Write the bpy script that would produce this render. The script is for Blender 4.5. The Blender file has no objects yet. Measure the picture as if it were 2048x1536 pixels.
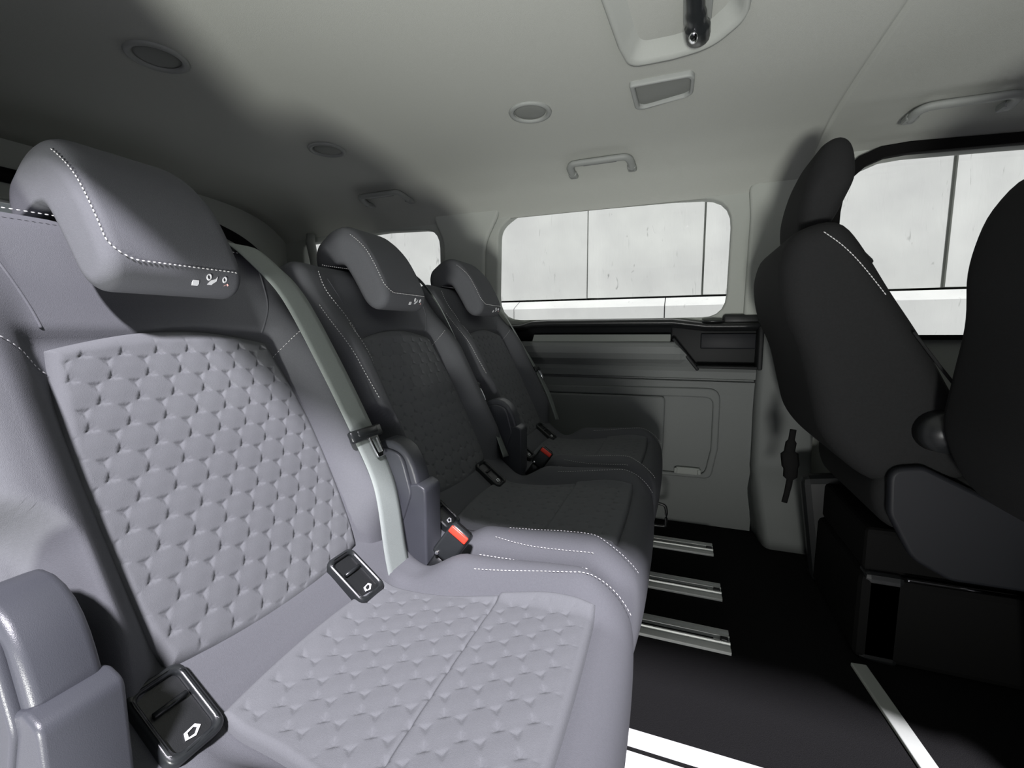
import bpy, bmesh, math
import numpy as np
from mathutils import Vector, Matrix

# ---------------------------------------------------------------- camera, world, light
scene = bpy.context.scene
col = scene.collection
F_PX = 893.6
CAM_Z = 0.738
YAW, PITCH, ROLL = math.radians(20.634), math.radians(6.85), math.radians(-0.36)

def cam_axes():
    cy, sy, cp, sp = math.cos(YAW), math.sin(YAW), math.cos(PITCH), math.sin(PITCH)
    f = Vector((-sy*cp, cy*cp, -sp)); r = Vector((cy, sy, 0)); u = r.cross(f)
    cr, sr = math.cos(ROLL), math.sin(ROLL)
    return cr*r + sr*u, -sr*r + cr*u, f

r_, u_, f_ = cam_axes()
cd = bpy.data.cameras.new('camera')
cam = bpy.data.objects.new('camera', cd); col.objects.link(cam)
cam.matrix_world = Matrix(((r_.x, u_.x, -f_.x, 0), (r_.y, u_.y, -f_.y, 0), (r_.z, u_.z, -f_.z, CAM_Z), (0, 0, 0, 1)))
cd.sensor_fit = 'HORIZONTAL'; cd.sensor_width = 36.0; cd.lens = F_PX*36.0/2048.0
cd.clip_start = 0.01; cd.clip_end = 200
scene.camera = cam

scene.view_settings.view_transform = 'Standard'
scene.view_settings.look = 'None'
scene.view_settings.gamma = 1.0
scene.view_settings.use_curve_mapping = False
scene.view_settings.exposure = 0.0

world = bpy.data.worlds.new('overcast'); scene.world = world; world.use_nodes = True
bg = world.node_tree.nodes['Background']
bg.inputs['Color'].default_value = (0.86, 0.93, 1.0, 1); bg.inputs['Strength'].default_value = 0.14

sun_d = bpy.data.lights.new('sun', 'SUN'); sun_d.energy = 11.0; sun_d.angle = math.radians(5); sun_d.color = (0.955, 0.915, 1.0)
sun = bpy.data.objects.new('sun', sun_d); col.objects.link(sun)
SUN_DIR = Vector((0.50, -1.0, 1.35))           # towards the sun
sun.rotation_euler = SUN_DIR.to_track_quat('Z', 'Y').to_euler(); sun.location = SUN_DIR*6
# unseen fill light added low outside the open sliding door to brighten the headliner
lamp_d = bpy.data.lights.new('headliner_fill', 'AREA'); lamp_d.shape = 'DISK'; lamp_d.size = 0.30; lamp_d.energy = 24; lamp_d.spread = math.radians(110); lamp_d.color = (1.0, 1.0, 0.95)
lamp = bpy.data.objects.new('headliner_fill', lamp_d); col.objects.link(lamp); lamp.location = (0.08, -1.25, 0.12)
lamp.rotation_euler = (Vector((-0.15, 0.55, 1.75))-lamp.location).to_track_quat('-Z', 'Y').to_euler()

# ---------------------------------------------------------------- materials
MATS = {}
def mat(name, base, rough=0.6, metal=0.0, noise=0.0, nscale=200.0, bump=0.0, bscale=600.0, spec=0.5, sheen=0.0, coat=0.0, emit=None):
    m = bpy.data.materials.new(name); m.use_nodes = True; MATS[name] = m
    nt = m.node_tree; p = nt.nodes['Principled BSDF']
    p.inputs['Base Color'].default_value = (*base, 1); p.inputs['Roughness'].default_value = rough
    p.inputs['Metallic'].default_value = metal; p.inputs['Specular IOR Level'].default_value = spec
    if sheen: p.inputs['Sheen Weight'].default_value = sheen; p.inputs['Sheen Roughness'].default_value = 0.5
    if coat: p.inputs['Coat Weight'].default_value = coat
    tc = nt.nodes.new('ShaderNodeTexCoord')
    if noise:
        n = nt.nodes.new('ShaderNodeTexNoise'); n.inputs['Scale'].default_value = nscale; n.inputs['Detail'].default_value = 3
        nt.links.new(tc.outputs['Object'], n.inputs['Vector'])
        mx = nt.nodes.new('ShaderNodeMixRGB'); mx.blend_type = 'MIX'
        mx.inputs['Color1'].default_value = (*[c*(1-noise) for c in base], 1)
        mx.inputs['Color2'].default_value = (*[min(1, c*(1+noise)) for c in base], 1)
        nt.links.new(n.outputs['Fac'], mx.inputs['Fac']); nt.links.new(mx.outputs['Color'], p.inputs['Base Color'])
    if bump:
        b = nt.nodes.new('ShaderNodeTexNoise'); b.inputs['Scale'].default_value = bscale; b.inputs['Detail'].default_value = 2
        nt.links.new(tc.outputs['Object'], b.inputs['Vector'])
        bm_ = nt.nodes.new('ShaderNodeBump'); bm_.inputs['Strength'].default_value = bump; bm_.inputs['Distance'].default_value = 0.002
        nt.links.new(b.outputs['Fac'], bm_.inputs['Height']); nt.links.new(bm_.outputs['Normal'], p.inputs['Normal'])
    return m

M_FAB = mat('seat_fabric', (0.098, 0.101, 0.110), 0.85, noise=0.10, nscale=500, bump=0.25, bscale=1500, spec=0.2)
M_PAD = mat('quilted_fabric', (0.126, 0.131, 0.138), 0.85, noise=0.10, nscale=700, bump=0.3, bscale=1800, spec=0.2)
M_DARKFAB = mat('charcoal_fabric', (0.018, 0.0185, 0.019), 0.9, noise=0.2, nscale=300, bump=0.3, bscale=1200, spec=0.15)
M_STITCH = mat('pale_thread', (0.62, 0.62, 0.62), 0.7)
M_HEAD = mat('headliner_cloth', (0.43, 0.445, 0.41), 0.95, noise=0.05, nscale=350, bump=0.2, bscale=900, spec=0.1)
M_PILLAR = mat('pillar_plastic', (0.40, 0.42, 0.39), 0.75, noise=0.03, nscale=300, bump=0.15, bscale=1400, spec=0.25)
M_TRIM = mat('grey_trim_plastic', (0.160, 0.170, 0.167), 0.6, noise=0.05, nscale=400, bump=0.2, bscale=1500, spec=0.3)
M_BLACK = mat('black_plastic', (0.012, 0.013, 0.014), 0.38, bump=0.1, bscale=1500)
M_MATBLACK = mat('matt_black_plastic', (0.012, 0.013, 0.014), 0.62, bump=0.1, bscale=1500, spec=0.3)
M_SHIELD = mat('dark_shield_plastic', (0.012, 0.013, 0.016), 0.55, spec=0.25)
M_FLAP = mat('vent_flap_plastic', (0.19, 0.20, 0.185), 0.65, spec=0.3)
M_BEZEL = mat('black_bezel_plastic', (0.016, 0.018, 0.019), 0.3, bump=0.05, bscale=1200)
M_COVER = mat('charcoal_hinge_plastic', (0.05, 0.053, 0.062), 0.34, bump=0.12, bscale=1500)
M_BELT = mat('belt_webbing', (0.21, 0.235, 0.222), 0.55, noise=0.1, nscale=600, bump=0.3, bscale=1800)
M_ALU = mat('brushed_aluminium', (0.70, 0.715, 0.70), 0.45, metal=0.25, noise=0.06, nscale=120)
M_CHROME = mat('bright_chrome', (0.85, 0.85, 0.88), 0.08, metal=1.0)
M_FLOOR = mat('black_carpet', (0.0085, 0.0085, 0.0088), 0.95, noise=0.35, nscale=420, bump=0.8, bscale=700, spec=0.1)
M_RED = mat('red_button_plastic', (0.85, 0.055, 0.03), 0.4)
M_RUBBER = mat('black_rubber', (0.007, 0.007, 0.007), 0.8, spec=0.08)
M_WHITE = mat('white_print', (0.75, 0.76, 0.78), 0.6)
M_PINK = mat('pink_print', (0.75, 0.45, 0.42), 0.6)
M_BODY = mat('painted_body_steel', (0.35, 0.36, 0.37), 0.4)
M_VENT = mat('vent_plastic', (0.27, 0.285, 0.27), 0.6, spec=0.35)
M_GROUND = mat('paved_ground', (0.42, 0.42, 0.43), 0.9, noise=0.15, nscale=20)

def concrete():
    m = bpy.data.materials.new('cast_concrete'); m.use_nodes = True; nt = m.node_tree; p = nt.nodes['Principled BSDF']
    p.inputs['Roughness'].default_value = 0.9; p.inputs['Specular IOR Level'].default_value = 0.1
    tc = nt.nodes.new('ShaderNodeTexCoord')
    def noise(scale, detail, sy=1.0, dist=0.0):
        mp = nt.nodes.new('ShaderNodeMapping'); mp.inputs['Scale'].default_value = (1, 1, sy); mp.inputs['Rotation'].default_value = (0, 0.35, 0)
        nt.links.new(tc.outputs['Object'], mp.inputs['Vector'])
        n = nt.nodes.new('ShaderNodeTexNoise'); n.inputs['Scale'].default_value = scale; n.inputs['Detail'].default_value = detail; n.inputs['Distortion'].default_value = dist
        nt.links.new(mp.outputs['Vector'], n.inputs['Vector']); return n
    a = noise(3.0, 6); b = noise(26, 3, 0.22, 1.2)
    r1 = nt.nodes.new('ShaderNodeValToRGB'); r1.color_ramp.elements[0].position = 0.3; r1.color_ramp.elements[1].position = 0.7
    r1.color_ramp.elements[0].color = (0.288, 0.296, 0.272, 1); r1.color_ramp.elements[1].color = (0.333, 0.343, 0.312, 1)
    nt.links.new(a.outputs['Fac'], r1.inputs['Fac'])
    r2 = nt.nodes.new('ShaderNodeValToRGB'); r2.color_ramp.elements[0].position = 0.24; r2.color_ramp.elements[1].position = 0.33
    r2.color_ramp.elements[0].color = (0.45, 0.45, 0.45, 1); r2.color_ramp.elements[1].color = (1, 1, 1, 1)
    nt.links.new(b.outputs['Fac'], r2.inputs['Fac'])
    mx = nt.nodes.new('ShaderNodeMixRGB'); mx.blend_type = 'MULTIPLY'; mx.inputs['Fac'].default_value = 0.75
    nt.links.new(r1.outputs['Color'], mx.inputs['Color1']); nt.links.new(r2.outputs['Color'], mx.inputs['Color2'])
    nt.links.new(mx.outputs['Color'], p.inputs['Base Color'])
    bm_ = nt.nodes.new('ShaderNodeBump'); bm_.inputs['Strength'].default_value = 0.12; bm_.inputs['Distance'].default_value = 0.012
    nt.links.new(b.outputs['Fac'], bm_.inputs['Height']); nt.links.new(bm_.outputs['Normal'], p.inputs['Normal'])
    return m
M_CONC = concrete()

def glass():
    m = bpy.data.materials.new('window_glass'); m.use_nodes = True; nt = m.node_tree; nt.nodes.clear()
    out = nt.nodes.new('ShaderNodeOutputMaterial'); mx = nt.nodes.new('ShaderNodeMixShader')
    t = nt.nodes.new('ShaderNodeBsdfTransparent'); t.inputs['Color'].default_value = (0.97, 0.985, 0.975, 1)
    g = nt.nodes.new('ShaderNodeBsdfGlossy'); g.inputs['Roughness'].default_value = 0.03
    fr = nt.nodes.new('ShaderNodeFresnel'); fr.inputs['IOR'].default_value = 1.35
    nt.links.new(fr.outputs[0], mx.inputs[0]); nt.links.new(t.outputs[0], mx.inputs[1]); nt.links.new(g.outputs[0], mx.inputs[2])
    nt.links.new(mx.outputs[0], out.inputs['Surface']); return m
M_GLASS = glass()

# ---------------------------------------------------------------- mesh helpers
def smooth01(t): t = np.clip(t, 0, 1); return t*t*(3-2*t)
def link(name, me, m, parent=None, smooth=True):
    o = bpy.data.objects.new(name, me); col.objects.link(o)
    if m: me.materials.append(m)
    if smooth:
        me.polygons.foreach_set('use_smooth', [True]*len(me.polygons)); me.update()
    if parent: o.parent = parent
    return o

def from_vf(name, V, Fc, m, parent=None, smooth=True):
    me = bpy.data.meshes.new(name)
    me.from_pydata([tuple(map(float, v)) for v in V], [], [tuple(map(int, f)) for f in Fc]); me.update()
    return link(name, me, m, parent, smooth)

def from_bm(name, bm, m, parent=None, smooth=False):
    bmesh.ops.recalc_face_normals(bm, faces=bm.faces)
    me = bpy.data.meshes.new(name); bm.to_mesh(me); bm.free()
    return link(name, me, m, parent, smooth)

def tag(o, label, cat, group=None):
    o['label'] = label; o['category'] = cat
    if group: o['group'] = group
    return o

def thing(name, label, cat, loc, group=None):
    o = bpy.data.objects.new(name, None); col.objects.link(o); o.location = loc
    o.empty_display_size = 0.05
    return tag(o, label, cat, group)

def struct(o): o['kind'] = 'structure'; return o

def grid_faces(nu, nv, closed_u=False):
    Fc = []
    for i in range(nu if closed_u else nu-1):
        i2 = (i+1) % nu
        for j in range(nv-1): Fc.append((i*nv+j, i2*nv+j, i2*nv+j+1, i*nv+j+1))
    return Fc

def bm_box(bm, c, s, bevel=0.0, rot=None, seg=2):
    t = bmesh.new(); bmesh.ops.create_cube(t, size=1.0)
    for v in t.verts: v.co = Vector((v.co.x*s[0], v.co.y*s[1], v.co.z*s[2]))
    if bevel: bmesh.ops.bevel(t, geom=t.edges[:], offset=bevel, segments=seg, affect='EDGES', profile=0.5)
    M = Matrix.Translation(Vector(c)) @ (rot.to_4x4() if rot else Matrix())
    t.transform(M); me = bpy.data.meshes.new('tmp'); t.to_mesh(me); t.free(); bm.from_mesh(me); bpy.data.meshes.remove(me)

def catmull(P, n=8, closed=False):
    P = np.array(P, float); N = len(P); out = []
    for i in range(N if closed else N-1):
        if closed: p0, p1, p2, p3 = P[i-1], P[i], P[(i+1) % N], P[(i+2) % N]
        else: p0, p1, p2, p3 = P[max(i-1, 0)], P[i], P[i+1], P[min(i+2, N-1)]
        for k in range(n):
            t = k/n
            out.append(0.5*((2*p1)+(-p0+p2)*t+(2*p0-5*p1+4*p2-p3)*t*t+(-p0+3*p1-3*p2+p3)*t**3))
    if not closed: out.append(P[-1])
    return np.array(out)

def resample(P, n, closed=True):
    P = np.array(P, float)
    Q = np.vstack([P, P[:1]]) if closed else P
    d = np.r_[0, np.cumsum(np.linalg.norm(np.diff(Q, axis=0), axis=1))]
    s = np.linspace(0, d[-1], n, endpoint=not closed)
    return np.stack([np.interp(s, d, Q[:, k]) for k in range(Q.shape[1])], 1)

def rounded(P, r, seg=5):
    """round the corners of a closed 2D polygon; r scalar or per-corner list"""
    P = [np.array(p, float) for p in P]; N = len(P); out = []
    rs = r if hasattr(r, '__len__') else [r]*N
    for i in range(N):
        a, b, c = P[i-1], P[i], P[(i+1) % N]
        u = a-b; v = c-b; lu, lv = np.linalg.norm(u), np.linalg.norm(v); u /= lu; v /= lv
        ang = math.acos(max(-1, min(1, float(u@v))))
        if rs[i] <= 0 or ang > 3.1: out.append(b); continue
        d = min(rs[i]/math.tan(ang/2), lu*0.48, lv*0.48)
        p0, p1 = b+u*d, b+v*d
        for k in range(seg+1):
            t = k/seg; out.append((1-t)**2*p0+2*t*(1-t)*b+t*t*p1)
    return np.array(out)

def plate(name, outlines, depth, bevel, fn, m, parent=None, smooth=False):
    """filled 2D outlines (first is outer, the rest holes), thickness depth, mapped by fn(a, b, c) -> xyz"""
    cu = bpy.data.curves.new('tmp', 'CURVE'); cu.dimensions = '2D'; cu.fill_mode = 'BOTH'
    cu.extrude = max(depth/2-bevel, 0.0001); cu.bevel_depth = bevel; cu.bevel_resolution = 2; cu.offset = -bevel
    for o in outlines:
        sp = cu.splines.new('POLY'); sp.points.add(len(o)-1); sp.use_cyclic_u = True
        for p, q in zip(sp.points, o): p.co = (q[0], q[1], 0, 1)
    ob = bpy.data.objects.new('tmp', cu)
    me = bpy.data.meshes.new_from_object(ob); bpy.data.objects.remove(ob); bpy.data.curves.remove(cu)
    bm = bmesh.new(); bm.from_mesh(me); bpy.data.meshes.remove(me)
    bmesh.ops.remove_doubles(bm, verts=bm.verts, dist=1e-5)
    for v in bm.verts: v.co = Vector(fn(v.co.x, v.co.y, v.co.z))
    bmesh.ops.recalc_face_normals(bm, faces=bm.faces)
    me = bpy.data.meshes.new(name); bm.to_mesh(me); bm.free()
    return link(name, me, m, parent, smooth)

def tube_vf(P, r, n=8, squash=None, closed=False):
    P = np.array(P, float); N = len(P); V = []
    T = np.gradient(P, axis=0) if not closed else np.roll(P, -1, 0)-np.roll(P, 1, 0)
    T /= np.linalg.norm(T, axis=1)[:, None]+1e-12
    ref = np.array([0, 0, 1.0]) if abs(T[:, 2]).mean() < 0.8 else np.array([1.0, 0, 0])
    rr = np.broadcast_to(np.array(r, float), (N,))
    for i in range(N):
        b = np.cross(T[i], ref); b /= np.linalg.norm(b)+1e-12; c = np.cross(b, T[i])
        for k in range(n):
            a = 2*math.pi*k/n
            V.append(P[i]+rr[i]*(math.cos(a)*b*(squash[0] if squash else 1)+math.sin(a)*c*(squash[1] if squash else 1)))
    Fc = []
    for i in range(N if closed else N-1):
        i2 = (i+1) % N
        for k in range(n): Fc.append((i*n+k, i*n+(k+1) % n, i2*n+(k+1) % n, i2*n+k))
    if not closed: Fc += [tuple(range(n))[::-1], tuple((N-1)*n+k for k in range(n))]
    return V, Fc

def tube(name, P, r, m, parent=None, n=8, squash=None, closed=False):
    V, Fc = tube_vf(P, r, n, squash, closed)
    return from_vf(name, V, Fc, m, parent)

def merge(parts):
    V, Fc = [], []
    for v, f in parts:
        k = len(V); V += list(v); Fc += [tuple(i+k for i in q) for q in f]
    return V, Fc

def stitch_vf(P, normals, length=0.0034, gap=0.0024, r=0.00065, lift=0.0012):
    """a row of short thread stitches along a polyline"""
    P = np.array(P, float); d = np.r_[0, np.cumsum(np.linalg.norm(np.diff(P, axis=0), axis=1))]
    parts = []; s = gap
    at = lambda q, A: np.array([np.interp(q, d, A[:, k]) for k in range(3)])
    Nn = np.array(normals, float)
    while s+length < d[-1]:
        a, b = at(s, P), at(s+length, P); nn = at(s, Nn); nn /= np.linalg.norm(nn)
        t = b-a; t /= np.linalg.norm(t)+1e-12; w = np.cross(nn, t)
        V = []
        for q, rad in ((a, 0.55), (a+(b-a)*0.3, 1), (a+(b-a)*0.7, 1), (b, 0.55)):
            for k in range(5):
                an = 2*math.pi*k/5
                V.append(q+nn*lift+r*rad*(math.cos(an)*w+math.sin(an)*nn))
        Fc = [(i*5+k, i*5+(k+1) % 5, (i+1)*5+(k+1) % 5, (i+1)*5+k) for i in range(3) for k in range(5)]
        Fc += [(4, 3, 2, 1, 0), (15, 16, 17, 18, 19)]
        parts.append((V, Fc)); s += length+gap
    return merge(parts)

def profile_loft(P, W, r, ny=9, nr=6, n=72, y0=0.0, rho=None):
    """closed 2D profile P (a,b), spread across y in [-W,W], side edges rounded by r. returns arrays (a,y,b), faces"""
    Q = resample(P, n); T = np.roll(Q, -1, 0)-np.roll(Q, 1, 0); T /= np.linalg.norm(T, axis=1)[:, None]+1e-9
    A = 0.5*np.sum(Q[:, 0]*np.roll(Q[:, 1], -1)-np.roll(Q[:, 0], -1)*Q[:, 1])
    Nn = np.stack([T[:, 1], -T[:, 0]], 1)*(1 if A > 0 else -1)       # outward
    ys, ins = [], []
    for k in range(nr):
        th = k/nr*math.pi/2; ys.append(-W+r-r*math.cos(th)); ins.append(r*(1-math.sin(th)))
    for k in range(ny): ys.append(-(W-r)+2*(W-r)*k/(ny-1)); ins.append(0)
    for k in range(nr-1, -1, -1):
        th = k/nr*math.pi/2; ys.append(W-r+r*math.cos(th)); ins.append(r*(1-math.sin(th)))
    V = []
    for y, d in zip(ys, ins):
        R = Q-Nn*d if rho is None else Q+(Q.mean(0)-Q)*(d/rho)
        for q in R: V.append((q[0], y+y0, q[1]))
    S = len(ys); Fc = []
    for i in range(S-1):
        for k in range(n): Fc.append((i*n+k, i*n+(k+1) % n, (i+1)*n+(k+1) % n, (i+1)*n+k))
    Fc += [tuple(range(n))[::-1], tuple((S-1)*n+k for k in range(n))]
    return np.array(V), Fc

def bm_clean(o):
    bm = bmesh.new(); bm.from_mesh(o.data); bmesh.ops.recalc_face_normals(bm, faces=bm.faces); bm.to_mesh(o.data); bm.free()
    return o

def copy_tree(o, parent=None):
    c = o.copy(); col.objects.link(c); c.parent = parent
    for ch in list(o.children): copy_tree(ch, c)
    return c

def rect(x0, x1, z0, z1): return [(x0, z0), (x1, z0), (x1, z1), (x0, z1)]

# ---------------------------------------------------------------- the van shell (structure)
FAR = 1.80; NEAR = 0.085; CEIL = 1.335; XR, XF = -1.98, 1.75

# headliner: flat in the middle, rolling down into both side walls, with the cross seam of its front panel
prof = [(0.085, 1.200), (0.105, 1.228), (0.145, 1.264), (0.20, 1.293), (0.29, 1.320), (0.42, 1.333), (0.6, 1.336), (0.93, 1.338),
        (1.25, 1.336), (1.42, 1.332), (1.54, 1.322), (1.62, 1.306), (1.69, 1.283), (1.745, 1.252), (1.785, 1.222), (FAR+0.005, 1.200)]
pc = catmull(prof, 5)
xs = sorted(set(np.round(np.r_[np.linspace(XR, XF, 30), 0.362, 0.367, 0.371, 0.374, 0.377, 0.381, 0.386], 4)))
def ceil_z(y): return float(np.interp(y, pc[:, 0], pc[:, 1]))
V = []
for x in xs:
    g = 0.006*math.exp(-((x-0.374)/0.0045)**2)
    drop = 0.035*max(0, (-1.55-x)/0.45)**2
    k = float(smooth01((x-0.35)/0.07))
    for y, z in pc: V.append((x, y, z+g-drop+k*max(0.0, float(np.interp(y, [1.5, 1.62, 1.70, 1.76, 1.805], [1.328, 1.324, 1.318, 1.310, 1.298]))-z)*(y > 1.5)))
nlow = len(V)
for x in xs:
    for y, z in pc: V.append((x, y, max(z, 1.25)+0.09))
nv = len(pc); Fc = [f[::-1] for f in grid_faces(len(xs), nv)] + [tuple(i+nlow for i in f) for f in grid_faces(len(xs), nv)]
for j in range(nv-1):
    for i in (0, len(xs)-1): Fc.append((i*nv+j, i*nv+j+1, nlow+i*nv+j+1, nlow+i*nv+j))
for i in range(len(xs)-1):
    for j in (0, nv-1): Fc.append((i*nv+j, (i+1)*nv+j, nlow+(i+1)*nv+j, nlow+i*nv+j))
ceiling = struct(bm_clean(from_vf('ceiling', V, Fc, M_HEAD)))

# floor
bm = bmesh.new(); bm_box(bm, ((XR+XF)/2, 0.92, -0.03), (XF-XR, 1.84, 0.06))
floor = struct(from_bm('floor', bm, M_FLOOR))
# carpet mats in front of the bench: the raised edge seen between the rails
# far wall with three window openings
win1 = rounded([(-0.745, 0.781), (0.150, 0.781), (0.155, 1.196), (-0.05, 1.207), (-0.66, 1.213), (-0.735, 1.165)], [0.10, 0.085, 0.115, 0.3, 0.06, 0.08])
win2 = rounded([(-1.80, 0.80), (-1.018, 0.80), (-1.018, 1.186), (-1.30, 1.196), (-1.80, 1.175)], [0.05, 0.06, 0.085, 0.3, 0.05])
win3 = rounded([(0.465, 0.715), (1.45, 0.715), (1.45, 1.235), (0.88, 1.262), (0.470, 1.275)], [0.08, 0.05, 0.1, 0.4, 0.16])
outer = [(XR, -0.02), (XF, -0.02), (XF, 1.31), (XR, 1.31)]
wall_far = struct(plate('wall_far', [outer, win1, win2, win3], 0.05, 0.008, lambda a, b, c: (a, FAR+0.025-c, b), M_PILLAR))
for k, w in enumerate((win1, win2, win3)):
    cen = w.mean(0); o = struct(plate('window_%d' % (k+1), [cen+(w-cen)*1.02], 0.005, 0.0005, lambda a, b, c: (a, FAR+0.040-c, b), M_GLASS))

# near wall: only the part behind the open sliding door, the sill and the strip ahead of the opening
nw = [(XR, -0.02), (XF, -0.02), (XF, 1.28), (1.10, 1.28), (1.10, 0.02), (-0.63, 0.02), (-0.63, 1.28), (XR, 1.28)]
wall_near = struct(plate('wall_near', [nw], 0.04, 0.008, lambda a, b, c: (a, NEAR-0.02-c, b), M_PILLAR))
# rear wall with tailgate window, front bulkhead
wt = rounded([(0.42, 0.80), (1.36, 0.80), (1.36, 1.135), (0.42, 1.135)], 0.07)
wall_rear = struct(plate('wall_rear', [[(-0.05, -0.02), (1.88, -0.02), (1.88, 1.33), (-0.05, 1.33)], wt], 0.06, 0.008, lambda a, b, c: (XR+0.04-c, a, b), M_PILLAR))
cen = wt.mean(0); struct(plate('window_4', [cen+(wt-cen)*1.02], 0.005, 0.0005, lambda a, b, c: (XR+0.03-c, a, b), M_GLASS))
bm = bmesh.new(); bm_box(bm, (XF+0.02, 0.92, 0.66), (0.05, 1.9, 1.42)); wall_front = struct(from_bm('wall_front', bm, M_BLACK))
# black rubber seal of the sliding door window
seal_o = rounded([(0.432, 0.70), (1.50, 0.70), (1.50, 1.265), (0.88, 1.292), (0.436, 1.312)], [0.08, 0.05, 0.1, 0.4, 0.19])
plate('trim_1', [seal_o, win3*np.array([1, 1])], 0.03, 0.004, lambda a, b, c: (a, FAR-0.012-c, b), M_RUBBER)['kind'] = 'structure'
# arched seal around the tailgate opening
arch = catmull([(-1.90, 0.55, 1.205), (-1.90, 1.25, 1.205), (-1.90, 1.46, 1.175), (-1.90, 1.60, 1.115), (-1.90, 1.68, 1.03), (-1.90, 1.71, 0.80), (-1.90, 1.71, 0.3)], 8)
o = tube('trim_2', arch, 0.022, M_RUBBER, n=10); struct(o)

# C pillar panel (raised, flared at the top) and B pillar panel
def pillar(name, pts, d, m=M_PILLAR, rad=0.06):
    return struct(plate(name, [rounded(pts, rad)], d, min(0.012, d*0.45), lambda a, b, c: (a, FAR-d/2-c, b), m, smooth=False))
pillar('trim_3', [(-0.985, 0.55), (-0.80, 0.55), (-0.79, 1.10), (-0.70, 1.262), (-1.05, 1.262), (-0.985, 1.12)], 0.026, rad=[0.02, 0.02, 0.2, 0.04, 0.05, 0.12])
pillar('trim_4', [(0.205, 0.785), (0.40, 0.785), (0.405, 1.15), (0.44, 1.235), (0.20, 1.235), (0.21, 1.12)], 0.022, rad=[0.01, 0.01, 0.1, 0.03, 0.03, 0.1])

# ---- lower side trim of the far wall: one moulded panel lofted along x
tp = [(0.0, 1.772), (0.10, 1.772), (0.30, 1.770), (0.50, 1.768), (0.538, 1.764), (0.548, 1.762), (0.552, 1.776), (0.556, 1.776), (0.560, 1.760),
      (0.585, 1.757), (0.600, 1.764), (0.612, 1.752), (0.628, 1.728), (0.650, 1.716), (0.675, 1.714), (0.688, 1.720), (0.693, 1.728)]
tp = np.array(tp); xs2 = [-1.30, -0.75, -0.60, -0.40, -0.2, -0.1, -0.05, -0.02, 0.0, 0.02, 0.05, 0.08, 0.12, 0.19, 0.262]
V = []
for x in xs2:
    f = 1-float(smooth01((x+0.02)/0.10))
    for z, y in tp:
        lim = 0.693 if x < -0.02 else (0.693-(0.693-0.598)*float(np.clip((x+0.02)/0.085, 0, 1)))
        yy = 1.757+(y-1.757)*f if z > 0.6 else y
        V.append((x, yy, min(z, lim)))
n0 = len(V); V += [(x, 1.80, z) for x, y, z in V]
nv = len(tp); Fc = grid_faces(len(xs2), nv) + [tuple(i+n0 for i in f[::-1]) for f in grid_faces(len(xs2), nv)]
for i in range(len(xs2)-1):
    for j in (0, nv-1): Fc.append((i*nv+j, (i+1)*nv+j, n0+(i+1)*nv+j, n0+i*nv+j))
for j in range(nv-1):
    for i in (0, len(xs2)-1): Fc.append((i*nv+j, i*nv+j+1, n0+i*nv+j+1, n0+i*nv+j))
side = bm_clean(from_vf('side_trim_panel', V, Fc, M_TRIM, smooth=False))
tag(side, 'grey moulded side trim panel below the long side window', 'trim panel')
# recessed storage lid: frame groove, inner field, latch
lid_o = rounded([(-0.60, 0.175), (0.122, 0.185), (0.142, 0.30), (0.142, 0.525), (-0.60, 0.515)], [0.02, 0.03, 0.02, 0.045, 0.02])
lid_i = rounded([(-0.58, 0.19), (0.100, 0.20), (0.118, 0.30), (0.118, 0.490), (-0.58, 0.485)], [0.02, 0.03, 0.02, 0.03, 0.02])
plate('lid_frame', [lid_o, lid_i], 0.018, 0.006, lambda a, b, c: (a, 1.765-c, b), M_TRIM, side)
lf = rounded([(-0.57, 0.205), (-0.055, 0.205), (-0.048, 0.30), (-0.046, 0.488), (-0.57, 0.483)], 0.02)
plate('lid_field', [lf], 0.02, 0.008, lambda a, b, c: (a, 1.764-c, b), M_TRIM, side)
bm = bmesh.new(); bm_box(bm, (0.043, 1.762, 0.208), (0.085, 0.014, 0.028), 0.004); bm_box(bm, (0.0, 1.758, 0.208), (0.012, 0.016, 0.02), 0.003); bm_box(bm, (0.082, 1.758, 0.208), (0.012, 0.016, 0.02), 0.003)
from_bm('latch', bm, M_VENT, side)
bm = bmesh.new()
t0 = np.array([-0.60, 0.02]);
bm_box(bm, (-0.300, 1.748, 0.700), (0.53, 0.048, 0.008), 0.002, Matrix.Rotation(math.radians(48), 3, 'X'))
from_bm('armrest_strip', bm, M_VENT, side)

# dark glossy ledge under the window with the storage pocket at its front end
ledge = thing('window_ledge', 'glossy black ledge with pocket under the long side window', 'ledge', (-0.2, 1.77, 0.60))
L0 = np.array([-0.2, 1.77, 0.60])
def lg(name, bm, m=M_BLACK): 
    bmesh.ops.translate(bm, verts=bm.verts, vec=-Vector(L0)); return from_bm(name, bm, m, ledge, True)
lp = [(0.700, 1.795), (0.742, 1.793), (0.752, 1.765), (0.756, 1.735), (0.764, 1.730), (0.771, 1.735), (0.776, 1.76), (0.780, 1.80), (0.700, 1.80)]
bm = bmesh.new(); rings = []
for x in [-0.78, -0.62, -0.57, -0.50, -0.2, -0.03, 0.02, 0.08, 0.13, 0.20, 0.262]:
    dz = -0.016*float(smooth01((x+0.05)/0.15)) - 0.02*float(smooth01((-0.55-x)/0.1)); 
    rings.append([bm.verts.new((x, y, z+dz)) for z, y in lp])
for a, b in zip(rings[:-1], rings[1:]):
    for k in range(len(lp)): bm.faces.new((a[k], a[(k+1) % len(lp)], b[(k+1) % len(lp)], b[k]))
bm.faces.new(rings[0]); bm.faces.new(rings[-1][::-1])
lg('ledge_rail', bm)
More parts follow.
